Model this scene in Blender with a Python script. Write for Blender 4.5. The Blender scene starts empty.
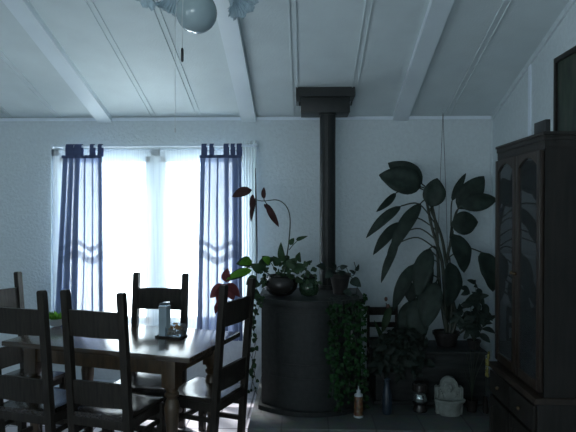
import bpy, bmesh, math, random
from mathutils import Vector, Matrix, Euler
random.seed(7)
S = bpy.context.scene
COL = S.collection
PI = math.pi
R = math.radians

# ------------------------------------------------------------------ camera
CAM_Z = 1.67
YAW, PITCH, F = R(1.69), math.atan(6/576), 576.0
cd = bpy.data.cameras.new('camera'); cam = bpy.data.objects.new('camera', cd); COL.objects.link(cam)
cd.sensor_width = 36; cd.lens = 36; cd.clip_start = .05
cam.location = (0, 0, CAM_Z); cam.rotation_euler = (PI/2-PITCH, 0, YAW)
S.camera = cam
CM = Euler((PI/2-PITCH, 0, YAW)).to_matrix()

def ray(px, py): return CM @ Vector(((px-288)/F, (216-py)/F, -1))
def W(px, py, Y):                       # the point of the room seen at px,py at depth Y
    d = ray(px, py); return Vector((0, 0, CAM_Z)) + d*(Y/d.y)
def WZ(px, py, z):
    d = ray(px, py); return Vector((0, 0, CAM_Z)) + d*((z-CAM_Z)/d.z)
def cam2w(xc, yc):
    c, s = math.cos(YAW), math.sin(YAW); return Vector((xc*c-yc*s, xc*s+yc*c, 0))

# ------------------------------------------------------------------ materials
def newmat(name):
    m = bpy.data.materials.new(name); m.use_nodes = True
    n = m.node_tree.nodes; b = n['Principled BSDF']; return m, n, m.node_tree.links, b
def rgb(c): return (c[0], c[1], c[2], 1)
def mat(name, col, rough=.5, metal=0, var=.25, scale=12, bump=.0, bscale=60, stretch=None, spec=.5, coat=0):
    m, n, l, b = newmat(name)
    tc = n.new('ShaderNodeTexCoord'); mp = n.new('ShaderNodeMapping'); l.new(tc.outputs['Object'], mp.inputs[0])
    if stretch: mp.inputs['Scale'].default_value = stretch
    nz = n.new('ShaderNodeTexNoise'); nz.inputs['Scale'].default_value = scale; nz.inputs['Detail'].default_value = 5
    l.new(mp.outputs[0], nz.inputs['Vector'])
    cr = n.new('ShaderNodeValToRGB'); l.new(nz.outputs['Fac'], cr.inputs[0])
    cr.color_ramp.elements[0].position = .3; cr.color_ramp.elements[1].position = .7
    cr.color_ramp.elements[0].color = rgb([c*(1-var) for c in col]); cr.color_ramp.elements[1].color = rgb([min(1, c*(1+var)) for c in col])
    l.new(cr.outputs[0], b.inputs['Base Color'])
    b.inputs['Roughness'].default_value = rough; b.inputs['Metallic'].default_value = metal
    b.inputs['Specular IOR Level'].default_value = spec
    if coat: b.inputs['Coat Weight'].default_value = coat; b.inputs['Coat Roughness'].default_value = .15
    if bump:
        n2 = n.new('ShaderNodeTexNoise'); n2.inputs['Scale'].default_value = bscale; n2.inputs['Detail'].default_value = 4
        l.new(mp.outputs[0], n2.inputs['Vector'])
        bp = n.new('ShaderNodeBump'); bp.inputs['Strength'].default_value = bump; bp.inputs['Distance'].default_value = .01
        l.new(n2.outputs['Fac'], bp.inputs['Height']); l.new(bp.outputs[0], b.inputs['Normal'])
    return m
def glass(name, col, rough=.03, tr=.8):
    m, n, l, b = newmat(name)
    gl = n.new('ShaderNodeBsdfGlossy'); gl.inputs['Roughness'].default_value = rough
    t = n.new('ShaderNodeBsdfTransparent'); t.inputs[0].default_value = rgb(col)
    lw = n.new('ShaderNodeLayerWeight'); lw.inputs['Blend'].default_value = .5
    pw_ = n.new('ShaderNodeMath'); pw_.operation = 'POWER'; l.new(lw.outputs['Facing'], pw_.inputs[0]); pw_.inputs[1].default_value = 5
    fr = n.new('ShaderNodeMath'); fr.operation = 'MULTIPLY_ADD'; l.new(pw_.outputs[0], fr.inputs[0]); fr.inputs[1].default_value = .96; fr.inputs[2].default_value = .04
    mx = n.new('ShaderNodeMixShader'); l.new(fr.outputs[0], mx.inputs[0]); l.new(t.outputs[0], mx.inputs[1]); l.new(gl.outputs[0], mx.inputs[2])
    df = n.new('ShaderNodeBsdfDiffuse'); df.inputs[0].default_value = rgb([min(1, c*.9) for c in col])
    m2 = n.new('ShaderNodeMixShader'); m2.inputs[0].default_value = tr
    l.new(df.outputs[0], m2.inputs[1]); l.new(mx.outputs[0], m2.inputs[2])
    l.new(m2.outputs[0], n['Material Output'].inputs[0]); n.remove(b)
    return m
def sheer(name, col, thru, transl, bands=None, lace=False):
    # woven see-through cloth: part open weave, part translucent thread
    m, n, l, b = newmat(name)
    t = n.new('ShaderNodeBsdfTransparent'); tl = n.new('ShaderNodeBsdfTranslucent'); df = n.new('ShaderNodeBsdfDiffuse')
    tc = n.new('ShaderNodeTexCoord'); nz = n.new('ShaderNodeTexNoise'); nz.inputs['Scale'].default_value = 3
    mp = n.new('ShaderNodeMapping'); mp.inputs['Scale'].default_value = (30, 30, .6)
    l.new(tc.outputs['Object'], mp.inputs[0]); l.new(mp.outputs[0], nz.inputs['Vector'])
    cr = n.new('ShaderNodeValToRGB'); l.new(nz.outputs['Fac'], cr.inputs[0])
    cr.color_ramp.elements[0].position = .35; cr.color_ramp.elements[1].position = .65
    cr.color_ramp.elements[0].color = rgb([c*.88 for c in col]); cr.color_ramp.elements[1].color = rgb([min(1, c*1.1) for c in col])
    l.new(cr.outputs[0], tl.inputs[0]); l.new(cr.outputs[0], df.inputs[0])
    a = n.new('ShaderNodeMixShader'); a.inputs[0].default_value = transl
    l.new(df.outputs[0], a.inputs[1]); l.new(tl.outputs[0], a.inputs[2])
    o = n.new('ShaderNodeMixShader'); o.inputs[0].default_value = thru
    l.new(a.outputs[0], o.inputs[1]); l.new(t.outputs[0], o.inputs[2])
    if bands:
        sx = n.new('ShaderNodeSeparateXYZ'); l.new(tc.outputs['Object'], sx.inputs[0])
        # gently waving woven bands at given heights
        wv = n.new('ShaderNodeMath'); wv.operation = 'MULTIPLY'; l.new(sx.outputs['X'], wv.inputs[0]); wv.inputs[1].default_value = 22
        sn = n.new('ShaderNodeMath'); sn.operation = 'SINE'; l.new(wv.outputs[0], sn.inputs[0])
        ms = n.new('ShaderNodeMath'); ms.operation = 'MULTIPLY_ADD'; l.new(sn.outputs[0], ms.inputs[0]); ms.inputs[1].default_value = .03; l.new(sx.outputs['Z'], ms.inputs[2])
        prev = None
        for zc, hw in bands:
            c = n.new('ShaderNodeMath'); c.operation = 'COMPARE'; l.new(ms.outputs[0], c.inputs[0]); c.inputs[1].default_value = zc; c.inputs[2].default_value = hw
            if prev is None: prev = c
            else:
                ad = n.new('ShaderNodeMath'); ad.operation = 'MAXIMUM'; l.new(prev.outputs[0], ad.inputs[0]); l.new(c.outputs[0], ad.inputs[1]); prev = ad
        mm = n.new('ShaderNodeMath'); mm.operation = 'MULTIPLY'; l.new(prev.outputs[0], mm.inputs[0]); mm.inputs[1].default_value = .62
        d2 = n.new('ShaderNodeBsdfDiffuse'); d2.inputs[0].default_value = rgb([c*.7 for c in col])
        fin = n.new('ShaderNodeMixShader'); l.new(mm.outputs[0], fin.inputs[0]); l.new(o.outputs[0], fin.inputs[1]); l.new(d2.outputs[0], fin.inputs[2]); o = fin
    l.new(o.outputs[0], n['Material Output'].inputs[0]); n.remove(b)
    return m

M = {}
M['wall'] = mat('wall_paint', (.59, .66, .69), .75, var=.05, scale=30, bump=.9, bscale=40)
M['ceil'] = mat('ceiling_paint', (.57, .645, .66), .8, var=.04, scale=5, bump=.25, bscale=70)
M['beam'] = mat('beam_paint', (.66, .74, .78), .35, var=.03, scale=4)
M['trimw'] = mat('white_trim', (.72, .8, .88), .4, var=.03)
M['floor'] = mat('floor_vinyl', (.50, .50, .56), .28, var=.25, scale=9, bump=.1, bscale=30)
M['wood'] = mat('dark_wood', (.024, .020, .016), .5, var=.4, scale=7, stretch=(9, 9, .8), bump=.15, bscale=20, spec=.25)
M['woodseat'] = mat('seat_wood', (.030, .024, .020), .27, var=.35, scale=7, stretch=(9, .8, 9), bump=.1, bscale=12, coat=.4)
M['tabletop'] = mat('table_wood', (.06, .042, .028), .17, var=.35, scale=6, stretch=(.8, 9, 9), bump=.12, bscale=12, coat=.5)
M['tableleg'] = mat('table_leg_wood', (.060, .038, .020), .38, var=.35, scale=8, stretch=(6, 6, 1), coat=.1)
M['hutch'] = mat('hutch_wood', (.015, .013, .011), .45, var=.45, scale=5, stretch=(6, 6, .7), spec=.25)
M['hutchtrim'] = mat('hutch_trim_wood', (.025, .017, .012), .4, var=.4, scale=6, stretch=(6, 6, .7), spec=.3)
M['iron'] = mat('stove_iron', (.017, .0195, .0195), .5, var=.25, scale=30, bump=.15, bscale=90, spec=.25)
M['pipe'] = mat('pipe_steel', (.017, .0195, .0195), .45, var=.2, scale=20, spec=.3)
M['hearth'] = mat('hearth_stone', (.05, .055, .055), .6, var=.35, scale=9, bump=.35, bscale=28)
M['stoneedge'] = mat('hearth_edge_stone', (.17, .18, .18), .6, var=.3, scale=11, bump=.3, bscale=35)
M['leafdark'] = mat('broad_leaf', (.018, .030, .024), .6, var=.45, scale=14, bump=.2, bscale=40, spec=.25)
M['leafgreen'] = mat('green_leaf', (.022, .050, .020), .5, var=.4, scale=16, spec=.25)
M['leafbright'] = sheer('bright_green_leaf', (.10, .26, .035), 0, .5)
M['ivy'] = mat('ivy_leaf', (.006, .031, .007), .5, var=.8, scale=18, spec=.15)
M['leafred'] = sheer('red_leaf', (.10, .032, .034), 0, .30)
M['leafmaroon'] = mat('maroon_leaf', (.045, .018, .018), .6, var=.4, scale=14, spec=.2)
M['stem'] = mat('green_stem', (.018, .028, .016), .5)
M['pot'] = mat('dark_ceramic', (.020, .018, .017), .25, var=.2, spec=.4)
M['clay'] = mat('dark_clay', (.022, .020, .020), .6, spec=.2, var=.3, bump=.15)
M['soil'] = mat('soil', (.02, .015, .01), .9, var=.5, bump=.5)
M['greenglass'] = glass('green_glass', (.12, .22, .13), tr=.85)
M['clear'] = glass('clear_glass', (.80, .86, .90), tr=.88)
M['pane'] = glass('window_glass', (.97, .985, 1), tr=1)
M['cabglass'] = glass('cabinet_glass', (.45, .5, .52), .02, tr=.95)
M['frosted'] = mat('frosted_globe_glass', (.30, .38, .40), .16, var=.06, scale=14)
M['ruffle'] = sheer('ruffled_glass', (.50, .62, .68), .25, .35)
M['brass'] = mat('antique_brass', (.14, .10, .06), .45, metal=1)
M['chrome'] = mat('pull_chain_metal', (.6, .62, .63), .4, metal=1, var=.1)
M['black'] = mat('black_plastic', (.012, .012, .012), .4)
M['bluec'] = sheer('blue_voile', (.19, .25, .41), .10, .24, bands=[(1.35, .022), (1.245, .034)])
M['bluetab'] = mat('blue_cotton', (.06, .08, .16), .9, var=.2)
M['whitec'] = sheer('white_net_curtain', (.80, .86, .88), .62, .40)
M['lacec'] = sheer('grey_white_lace', (.78, .85, .87), .25, .50)
M['plaster'] = mat('weathered_plaster', (.20, .225, .21), .85, var=.25, scale=20, bump=.5, bscale=50)
M['bluevase'] = mat('dull_blue_glaze', (.018, .030, .045), .3, var=.2)
M['ball'] = mat('silvery_glass', (.42, .48, .48), .04, metal=.85, var=.15)
M['leafdeep'] = mat('deep_green_leaf', (.010, .017, .013), .6, var=.4, scale=14, spec=.2)
M['label'] = None
M['white'] = mat('white_plastic', (.42, .47, .5), .4, var=.05)
M['nuts'] = mat('mixed_nuts', (.30, .17, .06), .6, var=.6, scale=40, bump=.3)
M['shaker'] = mat('pale_blue_plastic', (.46, .56, .62), .25, var=.1, coat=.3)
M['yellow'] = mat('dried_yellow', (.20, .18, .045), .7, var=.3)
M['bud'] = mat('pinkish_bud', (.10, .05, .04), .6, var=.4)
M['chest'] = mat('dark_chest_wood', (.022, .025, .025), .6, spec=.2, var=.4, scale=5, stretch=(1, 6, 6))
M['ground'] = mat('snowy_ground', (.7, .73, .76), .9, var=.1)

def label_mat():
    m, n, l, b = newmat('bottle_label')
    tc = n.new('ShaderNodeTexCoord'); sp = n.new('ShaderNodeSeparateXYZ'); l.new(tc.outputs['Object'], sp.inputs[0])
    nz = n.new('ShaderNodeTexNoise'); nz.inputs['Scale'].default_value = 38; l.new(tc.outputs['Object'], nz.inputs['Vector'])
    cr = n.new('ShaderNodeValToRGB'); l.new(nz.outputs['Fac'], cr.inputs[0])
    e = cr.color_ramp.elements; e[0].position = .35; e[0].color = (.02, .05, .02, 1); e[1].position = .7; e[1].color = (.13, .12, .09, 1)
    x = e.new(.48); x.color = (.10, .02, .015, 1); x = e.new(.58); x.color = (.12, .07, .02, 1)
    l.new(cr.outputs[0], b.inputs['Base Color']); b.inputs['Roughness'].default_value = .4; return m
M['label'] = label_mat()
def picture_mat():
    m, n, l, b = newmat('woodland_picture')
    tc = n.new('ShaderNodeTexCoord'); mp = n.new('ShaderNodeMapping'); mp.inputs['Scale'].default_value = (1, 6, 1.6); l.new(tc.outputs['Object'], mp.inputs[0])
    nz = n.new('ShaderNodeTexNoise'); nz.inputs['Scale'].default_value = 3; nz.inputs['Detail'].default_value = 6; l.new(mp.outputs[0], nz.inputs['Vector'])
    cr = n.new('ShaderNodeValToRGB'); l.new(nz.outputs['Fac'], cr.inputs[0])
    e = cr.color_ramp.elements; e[0].position = .35; e[0].color = (.008, .012, .009, 1); e[1].position = .7; e[1].color = (.05, .048, .035, 1)
    x = e.new(.52); x.color = (.022, .04, .022, 1)
    l.new(cr.outputs[0], b.inputs['Base Color']); b.inputs['Roughness'].default_value = .5; return m
M['picture'] = picture_mat()
def hearth_mat():
    m, n, l, b = newmat('hearth_slabs')
    tc = n.new('ShaderNodeTexCoord'); br = n.new('ShaderNodeTexBrick'); l.new(tc.outputs['Object'], br.inputs['Vector'])
    br.inputs['Scale'].default_value = 1; br.inputs['Brick Width'].default_value = .33; br.inputs['Row Height'].default_value = .33
    br.inputs['Mortar Size'].default_value = .006; br.offset = .5
    br.inputs['Color1'].default_value = (.085, .098, .095, 1); br.inputs['Color2'].default_value = (.11, .125, .12, 1); br.inputs['Mortar'].default_value = (.05, .05, .05, 1)
    nz = n.new('ShaderNodeTexNoise'); nz.inputs['Scale'].default_value = 14; nz.inputs['Detail'].default_value = 6; l.new(tc.outputs['Object'], nz.inputs['Vector'])
    mx = n.new('ShaderNodeMix'); mx.data_type = 'RGBA'; mx.blend_type = 'MULTIPLY'; mx.inputs[0].default_value = .6
    l.new(br.outputs['Color'], mx.inputs[6]); l.new(nz.outputs['Color'], mx.inputs[7]); l.new(mx.outputs[2], b.inputs['Base Color'])
    bp = n.new('ShaderNodeBump'); bp.inputs['Strength'].default_value = .4; bp.inputs['Distance'].default_value = .01; l.new(nz.outputs['Fac'], bp.inputs['Height']); l.new(bp.outputs[0], b.inputs['Normal'])
    b.inputs['Roughness'].default_value = .5; return m
M['hearthtop'] = hearth_mat()
def floor_mat():
    m, n, l, b = newmat('floor_tiles')
    tc = n.new('ShaderNodeTexCoord'); br = n.new('ShaderNodeTexBrick'); l.new(tc.outputs['Object'], br.inputs['Vector'])
    br.inputs['Scale'].default_value = 1; br.inputs['Brick Width'].default_value = .23; br.inputs['Row Height'].default_value = .23; br.offset = 0
    br.inputs['Mortar Size'].default_value = .008
    br.inputs['Color1'].default_value = (.74, .70, .76, 1); br.inputs['Color2'].default_value = (.66, .64, .70, 1); br.inputs['Mortar'].default_value = (.26, .25, .28, 1)
    l.new(br.outputs['Color'], b.inputs['Base Color'])
    nz = n.new('ShaderNodeTexNoise'); nz.inputs['Scale'].default_value = 12; l.new(tc.outputs['Object'], nz.inputs['Vector'])
    bp = n.new('ShaderNodeBump'); bp.inputs['Strength'].default_value = .15; bp.inputs['Distance'].default_value = .01; l.new(nz.outputs['Fac'], bp.inputs['Height']); l.new(bp.outputs[0], b.inputs['Normal'])
    b.inputs['Roughness'].default_value = .2; return m
M['floort'] = floor_mat()

# ------------------------------------------------------------------ mesh builder
class MB:
    def __init__(s): s.bm = bmesh.new()
    def box(s, a, b, bev=0, rot=None, piv=None):
        a, b = Vector(a), Vector(b); c = (a+b)/2; d = b-a
        r = bmesh.ops.create_cube(s.bm, size=1); vs = r['verts']
        for v in vs: v.co = Vector((v.co.x*d.x, v.co.y*d.y, v.co.z*d.z))+c
        if bev:
            es = list({e for v in vs for e in v.link_edges})
            o = bmesh.ops.bevel(s.bm, geom=es, offset=bev, segments=2, affect='EDGES', profile=.6)
            vs = list({v for f in o['faces'] for v in f.verts} | {v for v in vs if v.is_valid})
        if rot is not None:
            p = Vector(piv) if piv is not None else c
            for v in vs: v.co = rot @ (v.co-p) + p
        return s
    def hexa(s, pts):                    # 8 corners: bottom 4 ccw, top 4 ccw
        v = [s.bm.verts.new(p) for p in pts]
        for f in ((3, 2, 1, 0), (4, 5, 6, 7), (0, 1, 5, 4), (1, 2, 6, 5), (2, 3, 7, 6), (3, 0, 4, 7)): s.bm.faces.new([v[i] for i in f])
        return s
    def prism(s, poly, z0, z1, axis='z'):
        def P(p, t):
            return {'z': (p[0], p[1], t), 'y': (p[0], t, p[1]), 'x': (t, p[0], p[1])}[axis]
        a = [s.bm.verts.new(P(p, z0)) for p in poly]; b = [s.bm.verts.new(P(p, z1)) for p in poly]
        n = len(poly)
        s.bm.faces.new(a[::-1]); s.bm.faces.new(b)
        for i in range(n): s.bm.faces.new((a[i], a[(i+1) % n], b[(i+1) % n], b[i]))
        return s
    def lathe(s, prof, c=(0, 0, 0), seg=24, rip=None, mtx=None, capb=True):
        c = Vector(c); rings = []
        for k, (r, z) in enumerate(prof):
            ring = []
            for i in range(seg):
                a = 2*PI*i/seg; rr = r
                dz = 0
                if rip: rr, dz = rip(r, a, k/(len(prof)-1))
                p = Vector((rr*math.cos(a), rr*math.sin(a), z+dz))
                if mtx: p = mtx @ p
                ring.append(s.bm.verts.new(p+c))
            rings.append(ring)
        for k in range(len(rings)-1):
            for i in range(seg):
                s.bm.faces.new((rings[k][i], rings[k][(i+1) % seg], rings[k+1][(i+1) % seg], rings[k+1][i]))
        if capb:
            if prof[0][0] > 1e-4: s.bm.faces.new(rings[0][::-1])
            if prof[-1][0] > 1e-4: s.bm.faces.new(rings[-1])
        return s
    def tube(s, pts, r, seg=8, cap=True):
        pts = [Vector(p) for p in pts]; n = len(pts)
        rs = r if isinstance(r, (list, tuple)) else [r]*n
        rings = []; up = None
        for i, p in enumerate(pts):
            t = (pts[min(i+1, n-1)]-pts[max(i-1, 0)]).normalized()
            if up is None:
                up = t.orthogonal().normalized()
            else:
                up = (up-t*up.dot(t))
                up = up.normalized() if up.length > 1e-6 else t.orthogonal().normalized()
            bn = t.cross(up)
            rings.append([s.bm.verts.new(p+(up*math.cos(2*PI*k/seg)+bn*math.sin(2*PI*k/seg))*rs[i]) for k in range(seg)])
        for i in range(n-1):
            for k in range(seg): s.bm.faces.new((rings[i][k], rings[i][(k+1) % seg], rings[i+1][(k+1) % seg], rings[i+1][k]))
        if cap: s.bm.faces.new(rings[0][::-1]); s.bm.faces.new(rings[-1])
        return s
    def ball(s, c, r, sx=1, sy=1, sz=1, seg=12):
        g = bmesh.ops.create_uvsphere(s.bm, u_segments=seg, v_segments=max(6, seg*2//3), radius=r)
        for v in g['verts']: v.co = Vector((v.co.x*sx, v.co.y*sy, v.co.z*sz))+Vector(c)
        return s
    def leaf(s, base, tip, width, nrm=(0, -1, .3), arch=.12, fold=.12, n=7, heart=False, wavy=0):
        base, tip = Vector(base), Vector(tip); d = tip-base; L = d.length
        if L < 1e-5: return s
        t = d/L; nr = Vector(nrm); nr = (nr-t*nr.dot(t))
        nr = nr.normalized() if nr.length > 1e-4 else t.orthogonal().normalized()
        side = t.cross(nr).normalized(); rows = []
        for i in range(n+1):
            u = i/n
            w = math.sin(PI*(u**(.62 if heart else .8)))**.75 if 0 < u < 1 else 0
            w = max(w, .02)*width/2
            c = base+d*u+nr*(math.sin(PI*u)*arch*L)
            wv = math.sin(u*17)*wavy*width
            rows.append([s.bm.verts.new(c-side*w+nr*(fold*w*1.2+wv)), s.bm.verts.new(c-side*w*.5+nr*(fold*w*.5)), s.bm.verts.new(c), s.bm.verts.new(c+side*w*.5+nr*(fold*w*.5)), s.bm.verts.new(c+side*w+nr*(fold*w*1.2-wv))])
        for i in range(n):
            for k in range(4): s.bm.faces.new((rows[i][k], rows[i][k+1], rows[i+1][k+1], rows[i+1][k]))
        return s
    def build(s, name, m, parent=None, smooth=True, ang=40, loc=None):
        bmesh.ops.recalc_face_normals(s.bm, faces=s.bm.faces)
        me = bpy.data.meshes.new(name); s.bm.to_mesh(me); s.bm.free()
        me.materials.append(m)
        if smooth:
            for p in me.polygons: p.use_smooth = True
            me.set_sharp_from_angle(angle=R(ang))
        o = bpy.data.objects.new(name, me); COL.objects.link(o)
        if parent: o.parent = parent
        if loc is not None: o.location = loc
        return o
def thing(name, label, cat, loc=(0, 0, 0), rz=0, group=None):
    o = bpy.data.objects.new(name, None); COL.objects.link(o); o.empty_display_size = .1
    o.location = loc; o.rotation_euler = (0, 0, rz); tag(o, label, cat, group); return o
def tag(o, label, cat, group=None):
    o['label'] = label; o['category'] = cat
    if group: o['group'] = group
    return o
def struct(o): o['kind'] = 'structure'; return o
def copy_tree(o, parent=None):
    c = o.copy(); COL.objects.link(c); c.parent = parent
    for ch in [x for x in o.children]: copy_tree(ch, c)
    return c

# ------------------------------------------------------------------ room
YB = 5.30; ZW = 2.53; SL = .307; XL = -3.5; XR = 1.703; YR = -3.6; YRIDGE = .6
def zc(y): return ZW+SL*(YB-y) if y >= YRIDGE else ZW+SL*(YB-YRIDGE)-SL*(YRIDGE-y)
struct(MB().box((XL-.1, YR-.1, -.1), (XR+.1, YB+.1, 0)).build('floor', M['floort'], smooth=False))
T = .12
zr = zc(YRIDGE); zrear = zc(YR)
cb = MB()
for (ya, za, yb_, zb) in ((YRIDGE, zr, YB+T, ZW-SL*T), (YR-T, zc(YR-T), YRIDGE, zr)):
    cb.hexa([(XL-T, ya, za), (XR+T, ya, za), (XR+T, yb_, zb), (XL-T, yb_, zb), (XL-T, ya, za+.1), (XR+T, ya, za+.1), (XR+T, yb_, zb+.1), (XL-T, yb_, zb+.1)])
ceiling = struct(cb.build('ceiling', M['ceil'], smooth=False))
def xback(px, py=118): return W(px, py, YB).x
def slope_strip(x, w, d, m, name):
    mb = MB()
    mb.hexa([(x-w/2, YB-.002, ZW-d), (x+w/2, YB-.002, ZW-d), (x+w/2, YRIDGE, zr-d), (x-w/2, YRIDGE, zr-d),
             (x-w/2, YB-.002, ZW+.01), (x+w/2, YB-.002, ZW+.01), (x+w/2, YRIDGE, zr+.01), (x-w/2, YRIDGE, zr+.01)])
    return mb.build(name, m, ceiling, smooth=False)
for px in (105, 249, 400): slope_strip(xback(px), .135, .05, M['beam'], 'ceiling_beam')
slope_strip(xback(105)-1.37, .135, .05, M['beam'], 'ceiling_beam')
for px in (11, 59, 154, 199, 296, 350, 447):
    for d_ in (-.021, .021): slope_strip(xback(px)+d_, .007, .009, M['ceil'], 'batten')

# window opening in the back wall
WX0, WX1 = W(51, 200, YB).x, W(250, 200, YB).x
WZ0, WZ1 = .56, W(150, 149, YB).z
wb = MB()
wb.box((XL-T, YB, 0), (WX0, YB+T, ZW+.01)).box((WX1, YB, 0), (XR+T, YB+T, ZW+.01))
wb.box((WX0, YB, 0), (WX1, YB+T, WZ0)).box((WX0, YB, WZ1), (WX1, YB+T, ZW+.01))
struct(wb.build('wall_back', M['wall'], smooth=False))
# rear wall; its wide window behind the camera is added for fill light
RX0, RX1, RZ0, RZ1 = -2.9, -.7, .7, 2.15
wb = MB(); zt = zrear
wb.box((XL-T, YR-T, 0), (RX0, YR, zt)).box((RX1, YR-T, 0), (XR+T, YR, zt)).box((RX0, YR-T, 0), (RX1, YR, RZ0)).box((RX0, YR-T, RZ1), (RX1, YR, zt))
struct(wb.build('wall_rear', M['wall'], smooth=False))
# side walls follow the gable
def gable(x0, x1, name):
    poly = [(YR, 0), (YB, 0), (YB, ZW+.01), (YRIDGE, zr+.01), (YR, zrear+.01)]
    struct(MB().prism(poly, x0, x1, 'x').build(name, M['wall'], smooth=False))
gable(XR, XR+T, 'wall_right'); 
# left wall; unseen window opening added behind the camera for fill light
LY0, LY1, LZ0, LZ1 = -1.4, -.2, .8, 2.1
lw = MB()
lw.prism([(YR, 0), (LY0, 0), (LY0, zc(LY0)), (YR, zrear+.01)], XL-T, XL, 'x')
lw.prism([(LY1, 0), (YB, 0), (YB, ZW+.01), (YRIDGE, zr+.01), (LY1, zc(LY1))], XL-T, XL, 'x')
lw.box((XL-T, LY0, 0), (XL, LY1, LZ0)); lw.prism([(LY0, LZ1), (LY1, LZ1), (LY1, zc(LY1)), (LY0, zc(LY0))], XL-T, XL, 'x')
struct(lw.build('wall_left', M['wall'], smooth=False))
# trims
struct(MB().box((XL, YB-.018, ZW-.034), (XR, YB, ZW-.008)).build('trim_1', M['trimw'], smooth=False))
tm = MB(); tm.hexa([(XR-.016, YRIDGE, zr-.04), (XR, YRIDGE, zr-.04), (XR, YB, ZW-.045), (XR-.016, YB, ZW-.045), (XR-.016, YRIDGE, zr), (XR, YRIDGE, zr), (XR, YB, ZW), (XR-.016, YB, ZW)])
struct(tm.build('trim_2', M['wall'], smooth=False))
ybat = XR/math.tan(math.atan((530-288)/576)-YAW)
struct(MB().box((XR-.012, ybat-.02, .09), (XR, ybat+.02, zc(ybat)-.03)).build('trim_3', M['trimw'], smooth=False))
struct(MB().box((XR-.02, YB-.02, .15), (XR, YB, ZW-.045)).build('trim_4', M['wall'], smooth=False))
xw = xback(397); struct(MB().box((xw-.02, YB-.004, .15), (xw+.02, YB, ZW-.045)).build('trim_5', M['wall'], smooth=False))
xw = xback(153); struct(MB().box((xw-.02, YB-.004, WZ1+.07), (xw+.02, YB, ZW-.045)).build('trim_6', M['wall'], smooth=False))
struct(MB().box((XL, YB-.015, 0), (-.50, YB, .09)).build('baseboard_back', M['trimw'], smooth=False))
struct(MB().box((XR-.015, YR, 0), (XR, 3.1, .09)).build('baseboard_right', M['trimw'], smooth=False))
struct(MB().box((XL, YR, 0), (XL+.015, YB-.02, .09)).build('baseboard_left', M['trimw'], smooth=False))

# windows
def window(name, mk, w, z0, z1, mull=True):
    """mk(u, v, z) turns a width coordinate, a depth coordinate and a height into a point"""
    root = bpy.data.objects.new(name, None); COL.objects.link(root); root['kind'] = 'structure'
    def bx(mb, u0, u1, v0, v1, a, b):
        p, q = mk(u0, v0, a), mk(u1, v1, b)
        mb.box([min(p[i], q[i]) for i in range(3)], [max(p[i], q[i]) for i in range(3)], .003)
    f = MB(); t = .066
    bx(f, 0, w, .02, .09, z1-t, z1); bx(f, 0, w, .0, .10, z0, z0+t*.8); bx(f, 0, t, .02, .09, z0, z1); bx(f, w-t, w, .02, .09, z0, z1)
    mc = w*mull
    bx(f, mc-.045, mc+.045, .02, .09, z0, z1)
    f.build('window_frame', M['trimw'], root)
    for (a, b) in ((t, mc-.045), (mc+.045, w-t)):
        sf = MB(); s_ = .055
        bx(sf, a, b, .035, .075, z1-t-s_, z1-t); bx(sf, a, b, .035, .075, z0+t*.8, z0+t*.8+s_); bx(sf, a, a+s_, .035, .075, z0+t*.8, z1-t); bx(sf, b-s_, b, .035, .075, z0+t*.8, z1-t)
        so = sf.build('sash', M['trimw'], root)
        g = MB(); bx(g, a+s_-.005, b-s_+.005, .053, .057, z0+t*.8+s_-.005, z1-t-s_+.005); g.build('pane', M['pane'], so)
    return root
window('window_1', lambda u, v, z: (WX0+u, YB+v, z), WX1-WX0, WZ0, WZ1, (W(155, 200, YB).x-WX0)/(WX1-WX0))
window('window_fill_rear', lambda u, v, z: (RX0+u, YR-.11+v, z), RX1-RX0, RZ0, RZ1, .5)  # unseen, added to let fill light in from behind
window('window_fill_left', lambda u, v, z: (XL-.11+v, LY0+u, z), LY1-LY0, LZ0, LZ1, .5)  # unseen, added to let fill light in from the left
struct(MB().box((WX0-.06, YB-.05, WZ0-.03), (WX1+.06, YB+.02, WZ0), .005).build('trim_7', M['trimw']))

# ------------------------------------------------------------------ curtains
def smooth_pts(pts, k=5):
    pts = [Vector(p) for p in pts]; out = []
    for i in range(len(pts)-1):
        p0, p1, p2, p3 = pts[max(i-1, 0)], pts[i], pts[i+1], pts[min(i+2, len(pts)-1)]
        for j in range(k):
            t = j/k; out.append(.5*((2*p1)+(p2-p0)*t+(2*p0-5*p1+4*p2-p3)*t*t+(3*p1-p0-3*p2+p3)*t**3))
    return out+[pts[-1]]
def cloth(x0t, x1t, x0b, x1b, y, z0, z1, folds, amp, over, phase=0, nx=150, nz=30, hem=True, irregular=.4):
    mb = MB(); grid = []
    rnd = random.Random(int(abs(x0t)*1000)+folds)
    ph = [rnd.uniform(-1, 1) for _ in range(6)]
    for j in range(nz+1):
        v = j/nz; z = z1+(z0-z1)*v; row = []
        a, b = x0t+(x0b-x0t)*v, x1t+(x1b-x1t)*v
        A = amp*(.55+.45*min(1, v*3))
        for i in range(nx+1):
            u = i/nx
            th = 2*PI*folds*(u+irregular*.04*math.sin(5*u+ph[0]*3)+.012*math.sin(3*v+ph[1]*3))+phase
            x = a+(b-a)*u+over*math.sin(2*th)*(1 if 0 < i < nx else 0)+.004*math.sin(9*v+7*u)*v
            yy = y+A*math.sin(th)*(1+.35*math.sin(7*u+ph[2]*3+v))
            row.append(mb.bm.verts.new((x, yy, z)))
        grid.append(row)
    for j in range(nz):
        for i in range(nx): mb.bm.faces.new((grid[j][i], grid[j][i+1], grid[j+1][i+1], grid[j+1][i]))
    return mb
YC = YB-.12
def xc(px, py=220, y=YC): return W(px, py, y).x
def zcur(py, y=YC): return W(150, py, y).z
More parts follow.
